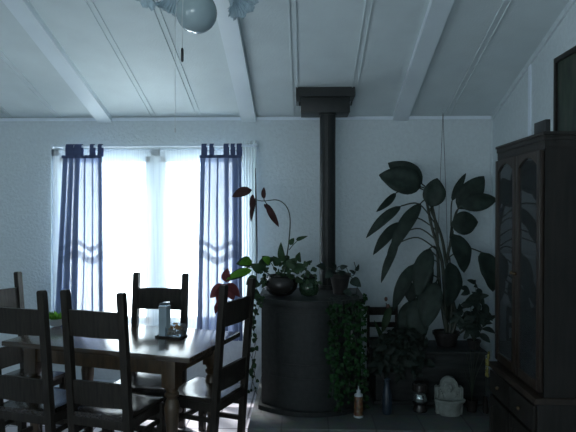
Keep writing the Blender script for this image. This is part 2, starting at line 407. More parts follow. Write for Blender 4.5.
# rod
rz_ = zcur(146, YC)
rod = thing('curtain_rod', 'pale curtain rod fixed above the bright window', 'curtain rod', (xc(150), YC, rz_))
mb = MB(); mb.tube([(xc(53)-xc(150), 0, 0), (xc(256)-xc(150), 0, 0)], .011, 12); mb.build('rod', M['trimw'], rod)
for p in (53, 256): MB().ball((xc(p)-xc(150), 0, 0), .020).build('finial', M['trimw'], rod)
for p in (58, 249): MB().box((xc(p)-xc(150)-.008, 0, -.012), (xc(p)-xc(150)+.008, YB-YC, .012), .002).build('bracket', M['trimw'], rod)
# white net across the whole window, behind the blue panels
net = cloth(xc(51), xc(247), xc(50), xc(247), YB-.055, .50, zcur(149), 9, .009, .0, nx=200)
tag(net.build('net_curtain', M['whitec']), 'thin white net curtain stretched across the bright window', 'curtain')
lace = cloth(xc(242.5), xc(257), xc(243), xc(256), YC+.005, .46, zcur(141), 5, .012, .003, nx=80)
tag(lace.build('lace_curtain', M['lacec']), 'narrow gathered grey-white lace curtain right of the right-hand blue curtain', 'curtain')
def pleated(x0t, x1t, x0b, x1b, y, z0, z1, pleats, nz=30):
    path = [(0, 0)]; u = 0; k = 0
    for (c, w) in pleats:
        a, b = c-w/2, c+w/2
        path += [((u+a)/2, (.010 if k % 2 else -.006)), (a, -.012), (b, -.016), (b+.004, -.004), (c, 0), (a-.004, .004), (a, .014), (b, .016)]
        u = b; k += 1
    path += [((u+1)/2, -.008), (1, 0)]
    q = smooth_pts([Vector((p[0], p[1], 0)) for p in path], 5); mb = MB(); grid = []
    for j in range(nz+1):
        v = j/nz; z = z1+(z0-z1)*v; a, b = x0t+(x0b-x0t)*v, x1t+(x1b-x1t)*v
        grid.append([mb.bm.verts.new((a+(b-a)*(p.x+.012*math.sin(6*v+9*p.x)*min(1, 2*v)*(p.x*(1-p.x)*4)), y+p.y*(.7+.5*v)+.006*math.sin(22*p.x+3*v), z)) for p in q])
    for j in range(nz):
        for i in range(len(q)-1): mb.bm.faces.new((grid[j][i], grid[j][i+1], grid[j+1][i+1], grid[j+1][i]))
    return mb
def blue_curtain(pt, pb, tabs, label, pleats):
    root = thing('tab_top_curtain', label, 'curtain', (0, 0, 0), 0, 'blue tab-top curtains at the window')
    zt_ = zcur(156, YC-.035)
    pleated(xc(pt[0]), xc(pt[1]), xc(pb[0]), xc(pb[1]), YC-.04, .50, zt_, pleats).build('curtain_panel', M['bluec'], root)
    hd = cloth(xc(pt[0]), xc(pt[1]), xc(pt[0]), xc(pt[1]), YC-.066, zt_-.022, zt_+.006, 4, .006, .0, 0, nz=2)
    hd.build('heading_band', M['bluetab'], root)
    for (a, b) in tabs:
        x0, x1 = xc(a), xc(b); mb = MB()
        prof = [(-.036, zt_-.01), (-.030, rz_-.005), (-.018, rz_+.014), (0, rz_+.020), (.018, rz_+.012), (.024, rz_-.02), (.018, zt_)]
        pts = [(YC+p[0], p[1]) for p in prof]
        va = [mb.bm.verts.new((x0, p[0], p[1])) for p in pts]; vb = [mb.bm.verts.new((x1, p[0], p[1])) for p in pts]
        for i in range(len(pts)-1): mb.bm.faces.new((va[i], vb[i], vb[i+1], va[i+1]))
        mb.build('tab', M['bluetab'], root)
blue_curtain((65, 104), (55, 106), [(67, 75), (75.5, 83), (91, 95), (99, 103)], 'left blue tab-top voile curtain flaring out at the bottom', [(.07, .10), (.22, .10), (.37, .12), (.56, .03), (.76, .03), (.93, .08)])
blue_curtain((201, 242), (197, 243), [(202, 207), (210, 214), (224, 229), (231, 235), (237, 242)], 'right blue tab-top voile curtain beside the stove plants', [(.07, .09), (.24, .03), (.43, .04), (.64, .09), (.84, .11), (.96, .06)])
mb = MB(); mb.tube([W(255.5, 168, YC-.06), W(256, 200, YC-.05), W(257, 250, YC-.05), W(256, 300, YC-.05)], [.003, .008, .007, .003], 6)
tag(mb.build('hanging_cord', M['black']), 'dark cord hanging down the edge of the lace curtain', 'cord')

# ------------------------------------------------------------------ table
TZ = .76; RT = -R(16.6); TL, TW = 1.46, .80
near = WZ(189.5, 358, TZ)
ex = Vector((math.cos(RT), math.sin(RT), 0)); ey = Vector((-math.sin(RT), math.cos(RT), 0))
tc_ = near-ex*TL/2+ey*TW/2
table = thing('dining_table', 'brown wooden dining table with fat turned legs and a shiny top', 'table', (tc_.x, tc_.y, 0), RT)
MB().box((-TL/2, -TW/2, TZ-.035), (TL/2, TW/2, TZ), .007).build('tabletop', M['tabletop'], table)
ap = MB(); ix, iy = TL/2-.165, TW/2-.09
ap.box((-ix, -iy-.012, TZ-.145), (ix, -iy+.012, TZ-.035)).box((-ix, iy-.012, TZ-.145), (ix, iy+.012, TZ-.035))
ap.box((-ix-.012, -iy, TZ-.145), (-ix+.012, iy, TZ-.035)).box((ix-.012, -iy, TZ-.145), (ix+.012, iy, TZ-.035))
ap.build('apron', M['tableleg'], table, smooth=False)
for sx in (-1, 1):
    for sy in (-1, 1):
        l_ = MB(); cx, cy = sx*(ix-.02), sy*(iy-.02); h = .049
        l_.box((cx-h, cy-h, .535), (cx+h, cy+h, TZ-.036), .004)
        l_.lathe([(.024, 0), (.036, .02), (.040, .05), (.030, .09), (.038, .11), (.030, .14), (.036, .24), (.046, .34), (.050, .40), (.042, .44), (.031, .46), (.046, .475), (.048, .49), (.034, .505), (.044, .525), (.046, .54)], (cx, cy, 0), 20)
        l_.build('leg', M['tableleg'], table)

# ------------------------------------------------------------------ chairs
def make_chair():
    root = thing('dining_chair', '', 'chair', group='ladder-back chairs around the dining table')
    Wd = .405; H = 1.175
    def yb(z): return -.158-.085*(z/H)-.014*max(0, (z-.45))**2
    for s in (-1, 1):
        mb = MB(); n = 9; rings = []
        for k in range(n+1):
            z = H*k/n; y = yb(z); hx = .0235 if z > .42 else .024; hy = .021
            if k == n: hx *= .8; hy *= .8
            rings.append([mb.bm.verts.new((s*Wd/2+dx*hx, y+dy*hy, z+(0 if k < n else 0))) for dx, dy in ((-1, -1), (1, -1), (1, 1), (-1, 1))])
            if k == n-1:
                z2 = H-.012; y = yb(z2); rings.append([mb.bm.verts.new((s*Wd/2+dx*.0235, y+dy*.021, z2)) for dx, dy in ((-1, -1), (1, -1), (1, 1), (-1, 1))])
        for a, b in zip(rings, rings[1:]):
            for i in range(4): mb.bm.faces.new((a[i], a[(i+1) % 4], b[(i+1) % 4], b[i]))
        mb.bm.faces.new(rings[0][::-1]); mb.bm.faces.new(rings[-1])
        mb.build('back_post', M['wood'], root, ang=25)
        l = MB(); l.box((s*(Wd/2+.012)-.022, .155, 0), (s*(Wd/2+.012)+.022, .199, .379), .004); l.build('leg', M['wood'], root)
        st = MB(); st.box((s*(Wd/2+.005)-.010, -.18, .13), (s*(Wd/2+.005)+.010, .17, .165), .003); st.box((s*(Wd/2+.005)-.010, -.18, .25), (s*(Wd/2+.005)+.010, .17, .28), .003); st.build('stretcher', M['wood'], root)
    st = MB(); st.box((-Wd/2, .168, .17), (Wd/2, .186, .21), .003); st.build('stretcher', M['wood'], root)
    for z0, z1, ar in ((.890, 1.052, .004), (.457, .605, .010)):
        mb = MB(); n = 10; rows = []
        for k in range(n+1):
            u = k/n; x = -Wd/2+.01+(Wd-.02)*u; c = math.sin(PI*u)
            rows.append([mb.bm.verts.new(p) for p in ((x, yb(z0)-.010-.016*c, z0), (x, yb(z0)+.012-.016*c, z0), (x, yb(z1)+.012-.016*c, z1+ar*c), (x, yb(z1)-.010-.016*c, z1+ar*c))])
        for a, b in zip(rows, rows[1:]):
            for i in range(4): mb.bm.faces.new((a[i], a[(i+1) % 4], b[(i+1) % 4], b[i]))
        mb.bm.faces.new(rows[0]); mb.bm.faces.new(rows[-1][::-1])
        mb.build('back_rail', M['wood'], root, ang=25)
    ap = MB(); ap.box((-Wd/2, .165, .325), (Wd/2, .187, .3795)).box((-Wd/2, -.203, .325), (Wd/2, -.183, .3795))
    for s in (-1, 1): ap.box((s*(Wd/2+.005)-.01, -.19, .325), (s*(Wd/2+.005)+.01, .17, .3795))
    ap.build('seat_apron', M['wood'], root, smooth=False)
    s_ = MB(); nx, ny = 12, 12; top = []; bot = []
    for j in range(ny+1):
        rt, rb = [], []
        for i in range(nx+1):
            u, v = i/nx*2-1, j/ny*2-1
            x = u*(.198+.012*(v+1)/2); y = .005+v*.208
            dish = .010*(1-u*u)*(1-v*v)
            ed = .004 if (abs(u) > .99 or abs(v) > .99) else 0
            rt.append(s_.bm.verts.new((x, y, .412-dish-ed))); rb.append(s_.bm.verts.new((x, y, .380)))
        top.append(rt); bot.append(rb)
    for j in range(ny):
        for i in range(nx):
            s_.bm.faces.new((top[j][i], top[j][i+1], top[j+1][i+1], top[j+1][i])); s_.bm.faces.new((bot[j+1][i], bot[j+1][i+1], bot[j][i+1], bot[j][i]))
    for i in range(nx):
        s_.bm.faces.new((bot[0][i], bot[0][i+1], top[0][i+1], top[0][i])); s_.bm.faces.new((top[ny][i], top[ny][i+1], bot[ny][i+1], bot[ny][i]))
        s_.bm.faces.new((top[i][0], top[i+1][0], bot[i+1][0], bot[i][0])); s_.bm.faces.new((bot[i][nx], bot[i+1][nx], top[i+1][nx], top[i][nx]))
    s_.build('seat', M['woodseat'], root)
    return root
chair0 = make_chair()
spots = [(cam2w((92.5-288)/F*3.5, 3.5), RT, 'dark ladder-back chair nearest the camera, at the middle of the table'),
         (cam2w((15-288)/F*3.60, 3.60), RT, 'dark ladder-back chair cut off by the left edge, near side of table'),
         (cam2w((160.8-288)/F*4.54, 4.54), PI-R(8), 'dark ladder-back chair on the far side of the table before the window'),
         (cam2w((238.5-288)/F*3.98, 3.98), RT+PI/2-R(5), 'dark ladder-back chair at the right head of the table, seen sideways'),
         (cam2w(-2.23, 4.42), RT-PI/2, 'dark ladder-back chair at the left head of the table, mostly out of view')]
for i, (p, rz, lab) in enumerate(spots):
    c = chair0 if i == 0 else copy_tree(chair0)
    off = Matrix.Rotation(rz, 3, 'Z') @ Vector((0, -.250, 0))
    c.location = (p.x-off.x, p.y-off.y, 0); c.rotation_euler = (0, 0, rz); c['label'] = lab

# ------------------------------------------------------------------ things on the table
p = WZ(171.5, 337, TZ)
o = thing('serving_tray', 'small dark tray on the table holding a shaker and nuts', 'tray', (p.x, p.y, TZ), RT)
mb = MB(); mb.box((-.100, -.060, .001), (.100, .060, .007), .002)
mb.build('tray_base', M['wood'], o)
for a, b in (((-.100, -.060, .007), (.100, -.055, .013)), ((-.100, .055, .007), (.100, .060, .013)), ((-.100, -.055, .007), (-.095, .055, .013)), ((.095, -.055, .007), (.100, .055, .013))):
    MB().box(a, b, .001).build('rim', M['wood'], o)
def onTray(dx, dy): return p+ex*dx+ey*dy
q = onTray(-.052, -.005)
o = thing('drinks_pitcher', 'tall narrow pale blue container standing on the small tray', 'container', (q.x, q.y, TZ+.009), RT)
mb = MB(); mb.prism([(-.030, -.030), (.030, -.030), (.030, .030), (-.030, .030)], 0, .200); mb.build('body', M['shaker'], o, smooth=False)
MB().box((-.032, -.032, .2005), (.032, .032, .215), .004).build('collar', M['chrome'], o)
mb = MB(); mb.prism([(-.030, .2155), (.030, .2155), (.030, .240), (-.010, .240), (-.030, .226)], -.030, .030, 'y'); mb.build('lid', M['clear'], o, smooth=False)
q = onTray(.034, 0)
o = thing('nut_dish', 'low clear square dish of brown nuts on the small tray', 'dish', (q.x, q.y, TZ+.009), RT)
mb = MB()
for a, b in (((-.06, -.045, 0), (.06, .045, .004)), ((-.06, -.045, .004), (.06, -.042, .06)), ((-.06, .042, .004), (.06, .045, .085)), ((-.06, -.042, .004), (-.057, .042, .07)), ((.057, -.042, .004), (.06, .042, .07))): mb.box(a, b)
mb.build('dish', M['clear'], o, smooth=False)
mb = MB()
for i in range(120):
    a = random.uniform(-.048, .048); b = random.uniform(-.034, .034); h = random.uniform(0, 1)*(.085*(1-(a/.06)**2)*(1-(b/.05)**2))
    mb.ball((a, b, .012+h), .0085, random.uniform(.8, 1.4), random.uniform(.7, 1.1), random.uniform(.6, 1), 6)
nu = mb.build('nuts', M['nuts'], o); nu['kind'] = 'stuff'
p = WZ(56, 326, TZ)
o = thing('salad_bowl', 'small white bowl with green leaves on the left part of the table', 'bowl', (p.x, p.y, TZ), 0)
MB().lathe([(.03, .001), (.04, .004), (.062, .03), (.078, .060), (.081, .064), (.076, .062), (.058, .032), (.036, .010), (0, .009)], seg=28).build('bowl', M['white'], o)
mb = MB()
for i in range(34):
    a = random.uniform(0, 2*PI); r0 = random.uniform(0, .035); r1 = r0+random.uniform(.02, .04)
    mb.leaf((r0*math.cos(a), r0*math.sin(a), .035+random.uniform(0, .02)), (r1*math.cos(a+.4), r1*math.sin(a+.4), .075+random.uniform(0, .045)), .03, (math.cos(a), math.sin(a), .6), wavy=.1)
mb.build('greens', M['leafbright'], o)

# ------------------------------------------------------------------ hearth and stove
HZ = .15; HX0, HX1, HY0 = -.40, XR-.002, 3.985
h = MB(); h.box((HX0+.02, HY0+.03, 0), (HX1, YB-.001, HZ-.035)); 
hearth = h.build('hearth', M['hearth'], smooth=False); tag(hearth, 'low dark stone hearth platform under the black stove and plants', 'hearth')
MB().box((HX0, HY0, HZ-.035), (HX1, YB-.001, HZ), .006).build('hearth_slab', M['hearthtop'], hearth)
SX, SY0, SY1, SHW = .048, 4.23, 4.93, .392
def front(x, hw=SHW, y0=SY0, bow=.17): return y0+bow*((x)/hw)**2
def plan(hw, y0, y1, n=16, bow=.17):
    pts = [(-hw+2*hw*i/n, front(-hw+2*hw*i/n, hw, y0, bow)) for i in range(n+1)]
    return [(x, y-SY0) for x, y in pts]+[(hw, y1-SY0), (-hw, y1-SY0)]
stove = thing('wood_stove', 'black bow-fronted wood stove on the hearth with plants on top', 'stove', (SX, SY0, HZ))
MB().prism(plan(SHW+.012, SY0-.03, SY1+.01), .001, .035).build('base', M['iron'], stove, ang=30)
MB().prism(plan(SHW-.01, SY0+.01, SY1), .035, .822).build('body', M['iron'], stove, ang=30)
MB().prism(plan(SHW+.015, SY0-.035, SY1+.015), .822, .852).build('top_plate', M['iron'], stove, ang=30)
# bowed door and lower ash door following the front
def bowpanel(x0, x1, z0, z1, out, th=.014, n=14):
    mb = MB(); a = []; b = []
    for i in range(n+1):
        x = x0+(x1-x0)*i/n; y = front(x, SHW-.01, SY0+.01)-SY0-out; a.append((x, y)); b.append((x, y+th))
    return mb.prism(a+b[::-1], z0, z1)
door = bowpanel(-.33, .33, .30, .79, .006).build('door', M['iron'], stove, ang=30)
for x0, x1, z0, z1 in ((-.27, .27, .36, .375), (-.27, .27, .735, .75), (-.27, -.255, .375, .735), (.255, .27, .375, .735)):
    bowpanel(x0, x1, z0, z1, .012).build('door_frame_strip', M['iron'], door, ang=30)
MB().tube([(.30, front(.3)-SY0-.03, .50), (.30, front(.3)-SY0-.045, .52), (.30, front(.3)-SY0-.045, .60), (.30, front(.3)-SY0-.03, .62)], .008).build('handle', M['chrome'], door)
bowpanel(-.33, .33, .07, .27, .006).build('ash_door', M['iron'], stove, ang=30)
# flue
PX, PY = W(327.6, 200, 4.90).x, 4.90
flue = thing('stove_pipe', 'tall black stove pipe running from the stove up to the ceiling box', 'stove pipe', (PX, PY, HZ+.853))
zb_ = W(325, 117.5, 5.08).z-.0125-HZ-.853
MB().tube([(0, 0, 0), (0, 0, zb_)], .067, 28).build('pipe', M['pipe'], flue)
MB().lathe([(.080, .0), (.080, .03), (.069, .034)], seg=28).build('collar', M['pipe'], flue)
MB().tube([(0, -.067, .03), (0, -.0705, .04), (0, -.0705, zb_-.02)], .004, 6).build('pipe_seam', M['pipe'], flue)
bx0, bx1 = W(296, 95, 4.78).x, W(355, 95, 4.78).x
z104, z117 = W(325, 103, 5.08).z, W(325, 117.5, 5.08).z
bc = (bx0+bx1)/2
box = thing('ceiling_flue_box', 'black square support box where the stove pipe meets the ceiling', 'flue box', (bc, 4.78, z117))
hw = (bx1-bx0)/2; ya, yb2 = 0, .32
top = lambda y: zc(4.78+y)-z117-.002
dz = z104-z117
MB().hexa([(-hw, ya, dz), (hw, ya, dz), (hw, yb2, dz), (-hw, yb2, dz), (-hw, ya, top(ya)), (hw, ya, top(ya)), (hw, yb2, top(yb2)), (-hw, yb2, top(yb2))]).build('upper_box', M['pipe'], box, smooth=False)
MB().box((-hw+.04, .02, .0), (hw-.04, yb2-.02, dz), .002).build('lower_box', M['pipe'], box)
MB().lathe([(.078, -.012), (.078, 0), (.075, .001)], (PX-bc, PY-4.78, 0), 28).build('pipe_ring', M['pipe'], box)

# ------------------------------------------------------------------ plants on the stove
TOP = HZ+.853
def jit(v, a): return Vector(v)+Vector((random.uniform(-a, a), random.uniform(-a, a), random.uniform(-a, a)))
def L(pt, root): return Vector(pt)-root.location
def rn(): return (random.uniform(-.5, .5), -1, random.uniform(-.2, .9))
Yp = 4.50
c = W(281, 299, Yp)
pl = thing('poinsettia', 'leggy plant in a dark glossy pot on the stove, arching stem with red leaves', 'potted plant', (c.x, Yp, TOP))
MB().lathe([(.05, .001), (.085, .01), (.125, .055), (.135, .10), (.120, .135), (.105, .15), (.112, .158), (.104, .156), (.095, .140), (0, .138)], seg=32).build('pot', M['pot'], pl)
MB().lathe([(.0, .146), (.098, .143), (.098, .13)], seg=20, capb=False).build('soil', M['soil'], pl)
stem = MB()
def st(pts, Y, r0=.004, r1=.002):
    q = smooth_pts([L(W(a, b, y), pl) for a, b, y in [(x[0], x[1], Y if len(x) < 3 else x[2]) for x in pts]])
    stem.tube(q, [r0+(r1-r0)*i/(len(q)-1) for i in range(len(q))], 6)
st([(284, 280), (286, 262), (289, 240), (290, 218), (286, 206), (277, 200), (262, 201), (250, 198)], Yp, .006, .003)
st([(264, 200), (268, 206), (275, 218)], Yp); st([(264, 200), (264, 192)], Yp); st([(289, 250), (294, 244), (303, 236)], Yp)
st([(279, 282), (262, 270), (245, 268), (234, 276), (226, 282)], 4.45, .005, .003)
st([(280, 282), (270, 262), (255, 264), (243, 262)], 4.48)
stem.build('stem', M['stem'], pl)
red = MB(); red2 = MB()
for a, b, w in (((252, 190), (232, 197), 11), ((266, 203), (279, 227), 7), ((264, 199), (264, 187), 5), ((253, 194), (252, 214), 5), ((255, 198), (251, 222), 5), ((226, 282), (228, 268), 10), ((224, 284), (210, 298), 11), ((226, 284), (217, 303), 10), ((224, 284), (234, 300), 12), ((222, 300), (215, 314), 7), ((228, 283), (240, 297), 9), ((264, 204), (272, 213), 4)):
    Y = Yp if a[1] < 240 else 4.42
    (red2 if a[1] < 240 else red).leaf(L(W(*a, Y), pl), L(W(*b, Y-random.uniform(-.04, .06)), pl), w*Y/576, rn(), .1, .2)
red.build('red_leaves', M['leafred'], pl); red2.build('maroon_leaves', M['leafmaroon'], pl)
gr = MB()
for a, b, w in (((250, 270), (225, 281), 10), ((252, 262), (236, 264), 12), ((262, 271), (250, 264), 10), ((262, 258), (262, 272), 9), ((270, 264), (262, 256), 10), ((278, 266), (273, 256), 9), ((283, 262), (281, 242), 8), ((290, 245), (294, 238), 6), ((296, 240), (308, 236), 4), ((288, 268), (297, 258), 11), ((292, 272), (304, 264), 11), ((299, 262), (300, 252), 8), ((300, 272), (306, 266), 7), ((256, 288), (252, 276), 8), ((258, 300), (256, 288), 8), ((256, 276), (246, 285), 8)):
    Y = Yp-.08
    gr.leaf(L(W(*a, Y), pl), L(W(*b, Y-random.uniform(-.04, .06)), pl), w*Y/576, rn(), .1, .15, heart=True)
for i in range(95):
    a = random.uniform(260, 318); b = random.uniform(262, 290) if a > 300 else random.uniform(258, 284); Y = Yp+random.uniform(-.12, .1)
    s0 = W(a, b, Y); gr.leaf(L(s0, pl), L(jit(s0, .045), pl), .04, rn(), .1, .15, heart=True)
gr.build('green_leaves', M['leafgreen'], pl)
br = MB()  # brighter copies of some green leaves, window light put into their colour
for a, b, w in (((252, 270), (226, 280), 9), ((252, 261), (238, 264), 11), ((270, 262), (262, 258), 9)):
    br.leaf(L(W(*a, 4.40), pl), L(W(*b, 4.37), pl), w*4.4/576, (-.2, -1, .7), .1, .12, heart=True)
br.build('leaf', M['leafbright'], pl)['label'] = 'green leaves with window light put into their brighter colour'

c = W(309, 299, 4.46)
jar = thing('glass_jar', 'round green glass jar on the stove between two plant pots', 'jar', (c.x, 4.46, TOP))
MB().lathe([(.03, .001), (.062, .012), (.078, .05), (.076, .09), (.055, .12), (.045, .135), (.050, .145)], seg=28).build('jar_body', M['greenglass'], jar)
MB().lathe([(.046, .1455), (.05, .152), (.03, .165), (.0, .168)], seg=24).build('lid', M['pot'], jar)
c = W(340, 299, 4.58)
po = thing('trailing_pothos', 'small vine in a tapered dark clay pot, right end of the stove top', 'potted plant', (c.x, 4.58, TOP))
MB().lathe([(.052, .001), (.078, .135), (.085, .137), (.087, .165), (.080, .165), (.074, .148), (0, .146)], seg=26).build('pot', M['clay'], po)
MB().lathe([(0, .151), (.073, .149), (.073, .14)], seg=20, capb=False).build('soil', M['soil'], po)
stem = MB()
def st2(pts, Y):
    q = smooth_pts([L(W(a, b, Y), po) for a, b in pts]); stem.tube(q, .003, 6)
st2([(340, 276), (337, 268), (345, 266), (350, 276), (357, 283), (356, 296)], 4.52); st2([(340, 276), (343, 272), (352, 276), (356, 270), (354, 262)], 4.5); st2([(340, 276), (330, 268), (322, 268)], 4.5)
stem.build('stem', M['stem'], po)
lf = MB()
for a, b, w in (((351, 279), (361, 287), 10), ((355, 274), (349, 270), 4), ((356, 271), (359, 264), 4), ((340, 268), (348, 266), 5), ((326, 268), (316, 266), 8), ((336, 270), (330, 262), 6), ((350, 296), (366, 302), 9), ((345, 274), (338, 270), 6), ((332, 272), (325, 278), 8), ((344, 290), (352, 297), 7)):
    lf.leaf(L(W(*a, 4.50), po), L(W(*b, 4.46), po), w*4.5/576, rn(), .1, .15, heart=True)
lf.build('leaves', M['leafdark'], po)

# ivy hanging over the right of the stove front
c = W(350, 299, 4.45)
iv = thing('trailing_ivy', 'dense green ivy trailing down the right side of the black stove', 'plant', (c.x, 4.47, TOP))
stem = MB(); lf = MB(); lcount = 0
for k in range(15):
    xs = SX+.12+k*.0185+random.uniform(-.01, .01); zl = random.uniform(.22, .42) if k > 2 else random.uniform(.3, .7)
    pts = []; z = TOP+.012; x = xs
    def fy(x_): 
        u = min(abs(x_-SX), SHW)
        return front(u)-.065 if abs(x_-SX) < SHW+.01 else front(SHW)-.05+(abs(x_-SX)-SHW)*.6
    pts.append((x-.02, fy(x)+.12, z)); pts.append((x, fy(x)+.02, z+.006))
    while z > zl:
        z -= .05; x += random.uniform(-.010, .012); pts.append((x, fy(x)-random.uniform(0, .02), z))
        for _ in range(2):
            b = Vector(pts[-1])+Vector((random.uniform(-.02, .02), random.uniform(-.015, .0), random.uniform(-.02, .02)))
            s_ = random.uniform(.022, .042); d = Vector((random.uniform(-1, 1), random.uniform(-.6, .1), random.uniform(-1, .3))).normalized()
            lf.leaf(L(b, iv), L(b+d*s_, iv), s_*.85, (random.uniform(-.5, .5), -1, random.uniform(0, .9)), .08, .2, 5, heart=True)
    stem.tube([L(q, iv) for q in pts], .0016, 5)
for k in range(26):     # leaves breaking the right edge
    z = random.uniform(.5, TOP+.03); b = Vector((SX+SHW+random.uniform(-.005, .015), front(SHW)-.04, z)); s_ = random.uniform(.02, .035)
    d = Vector((random.uniform(.1, 1), -.3, random.uniform(-1, .4))).normalized(); lf.leaf(L(b, iv), L(b+d*s_, iv), s_, rn(), .08, .2, 5, heart=True)
stem.build('vine', M['stem'], iv); o = lf.build('leaves', M['ivy'], iv)
# tendrils on the left of the stove
c = W(254, 299, 4.42)
iv = thing('trailing_vine', 'thin looping vine with few leaves hanging left of the stove', 'plant', (c.x, 4.36, TOP))
stem = MB(); lf = MB()
for k, pxs in enumerate(([(262, 297), (256, 305), (254, 330), (256, 350), (251, 372), (257, 395)], [(263, 297), (258, 310), (251, 328), (249, 350), (255, 368), (250, 392)], [(262, 297), (253, 296), (250, 312), (255, 338), (252, 360), (256, 380)])):
    q = smooth_pts([W(a, b, 4.36-.02*k) for a, b in pxs]); q = [Vector((SX-.34, 4.5, TOP+.003)), Vector((q[0].x, 4.44, TOP+.014))]+q
    stem.tube([L(v, iv) for v in q], .0022, 5)
    for v in q[2::1]:
        s_ = random.uniform(.022, .045); d = Vector((random.uniform(-1, 1), -.3, random.uniform(-1, .4))).normalized()
        if random.random() < (.95 if v.z > .7 else .4): lf.leaf(L(v, iv), L(v+d*s_, iv), s_*.9, rn(), .1, .2, 5, heart=True)
stem.build('vine', M['stem'], iv); lf.build('leaves', M['leafgreen'], iv)

# ------------------------------------------------------------------ low chest and plants on the right
CY0, CY1 = 4.50, 4.92; cx0, cx1 = W(374, 380, CY0).x, W(488, 380, CY0).x; CZ = W(430, 352, CY0).z
chest = thing('low_chest', 'low dark wooden chest on the hearth supporting the tall plants', 'chest', ((cx0+cx1)/2, CY0, HZ))
hwc = (cx1-cx0)/2; hc = CZ-HZ
MB().box((-hwc+.015, .012, .03), (hwc-.015, CY1-CY0-.01, hc-.025), .003).build('body', M['chest'], chest)
MB().box((-hwc, 0, hc-.024), (hwc, CY1-CY0, hc), .005).build('lid', M['chest'], chest)
MB().box((-hwc, 0, .001), (hwc, CY1-CY0, .029), .004).build('plinth', M['chest'], chest)
MB().box((-.03, -.002, hc-.07), (.03, .012, hc-.03), .003).build('latch', M['pipe'], chest)

Yd = 4.72
c = W(446, 350, Yd)
df = thing('dumb_cane', 'tall broad-leaved dark green plant standing against the wall right of the stove', 'potted plant', (c.x, Yd, CZ))
MB().lathe([(.07, .001), (.10, .09), (.108, .092), (.11, .115), (.102, .115), (.095, .10), (0, .098)], seg=28).build('pot', M['clay'], df)
MB().lathe([(0, .104), (.094, .101), (.094, .09)], seg=20, capb=False).build('soil', M['soil'], df)
stems = {'a': [(448, 338), (444, 318), (440, 290), (438, 262), (437, 235), (433, 210), (428, 196)],
         'b': [(450, 338), (456, 318), (450, 290), (447, 262), (451, 240), (452, 222)],
         'd': [(447, 338), (445, 300), (442, 262), (432, 228), (426, 198)],
         'e': [(449, 338), (452, 300), (446, 262), (441, 235), (430, 208)],
         'c': [(452, 338), (466, 326), (452, 308), (446, 296)]}
for k, pts in stems.items():
    q = smooth_pts([L(W(a, b, Yd), df) for a, b in pts]); q[0].z = .09; n = len(q)
    MB().tube(q, [.017-.007*i/(n-1) for i in range(n)] if k != 'c' else [.010-.004*i/(n-1) for i in range(n)], 8).build('stem', M['stem'], df)
leaves = [  # base, tip, width, stem point, depth offset
 ((421, 187), (379, 175), 27, (432, 205), -.10), ((422, 184), (388, 163), 22, (433, 208), -.02), ((431, 207), (437, 178), 21, (433, 212), -.14),
 ((396, 193), (376, 212), 7, (424, 190), .05), ((401, 206), (366, 238), 10, (434, 222), -.18), ((401, 222), (373, 255), 11, (436, 230), .10),
 ((421, 203), (390, 254), 14, (430, 200), .0), ((398, 243), (381, 283), 8, (437, 250), -.05), ((452, 201), (466, 173), 7, (451, 226), .05),
 ((458, 209), (484, 176), 21, (452, 226), -.08), ((461, 206), (497, 199), 17, (452, 228), -.18), ((451, 224), (478, 222), 22, (450, 238), -.12),
 ((453, 234), (464, 273), 21, (451, 236), -.15), ((481, 252), (493, 292), 24, (448, 258), -.02), ((430, 248), (417, 298), 18, (438, 256), -.16),
 ((414, 264), (393, 311), 13, (438, 262), .05), ((450, 262), (448, 307), 20, (447, 262), -.16), ((436, 282), (425, 329), 22, (440, 285), -.20),
 ((418, 298), (420, 344), 22, (440, 290), -.10), ((415, 300), (400, 337), 17, (440, 292), .02), ((409, 281), (413, 306), 11, (439, 278), .08),
 ((404, 232), (386, 262), 8, (436, 240), -.02), ((440, 300), (452, 326), 12, (446, 298), .05), ((425, 252), (430, 290), 13, (438, 258), .08)]
for a, b, w, s_, dy in leaves:
    Y = Yd+dy; A, B = L(W(*a, Y), df), L(W(*b, Y-.04 if b[1] > a[1] else Y+.02), df); Sp = L(W(*s_, Yd), df)
    mid = (A+Sp)/2+Vector((0, dy*.2, (A-Sp).length*.22)); q = smooth_pts([Sp, mid, A], 5)
    droop = b[1]-a[1] > 22
    sx_ = -1 if b[0] < s_[0] else 1
    lf = MB().leaf(A, B, w*Y/576*1.07, (sx_*.4, -1, .3) if droop else (random.uniform(-.35, .35), -1, random.uniform(0, .5)), .10 if droop else .07, .20, 12, wavy=.02)
    lo = lf.build('leaf', M['leafdark'], df)
    lo.modifiers.new('solid', 'SOLIDIFY').thickness = .0012
    MB().tube(q, .0058, 6).build('leaf_stalk', M['stem'], lo)

# smaller leafy plant on the right of the chest
Ys = 4.60; c = W(474, 350, Ys)
sp = thing('leafy_houseplant', 'smaller many-leaved dark plant between the tall plant and the cabinet', 'potted plant', (c.x, Ys, CZ))
MB().lathe([(.035, .001), (.05, .06), (.055, .062), (.055, .075), (.05, .075), (.046, .066), (0, .065)], seg=20).build('pot', M['clay'], sp)
stem = MB(); lf = MB()
for k in range(9):
    tx, ty = random.uniform(458, 491), random.uniform(284, 320); Y = Ys+random.uniform(-.07, .07)
    q = smooth_pts([Vector((0, 0, .066)), L(W((474+tx)/2, (345+ty)/2+random.uniform(-3, 3), Y), sp), L(W(tx, ty, Y), sp)]); stem.tube(q, [.004-.0025*i/(len(q)-1) for i in range(len(q))], 6)
    for v in q[4::2]:
        for _ in range(2):
            s_ = random.uniform(.075, .12); d = Vector((random.uniform(-1, 1), random.uniform(-.7, .2), random.uniform(-1, .3))).normalized()
            lf.leaf(v, v+d*s_, s_*.5, rn(), .12, .2, 6)
stem.build('stem', M['stem'], sp); lf.build('leaves', M['leafdark'], sp)

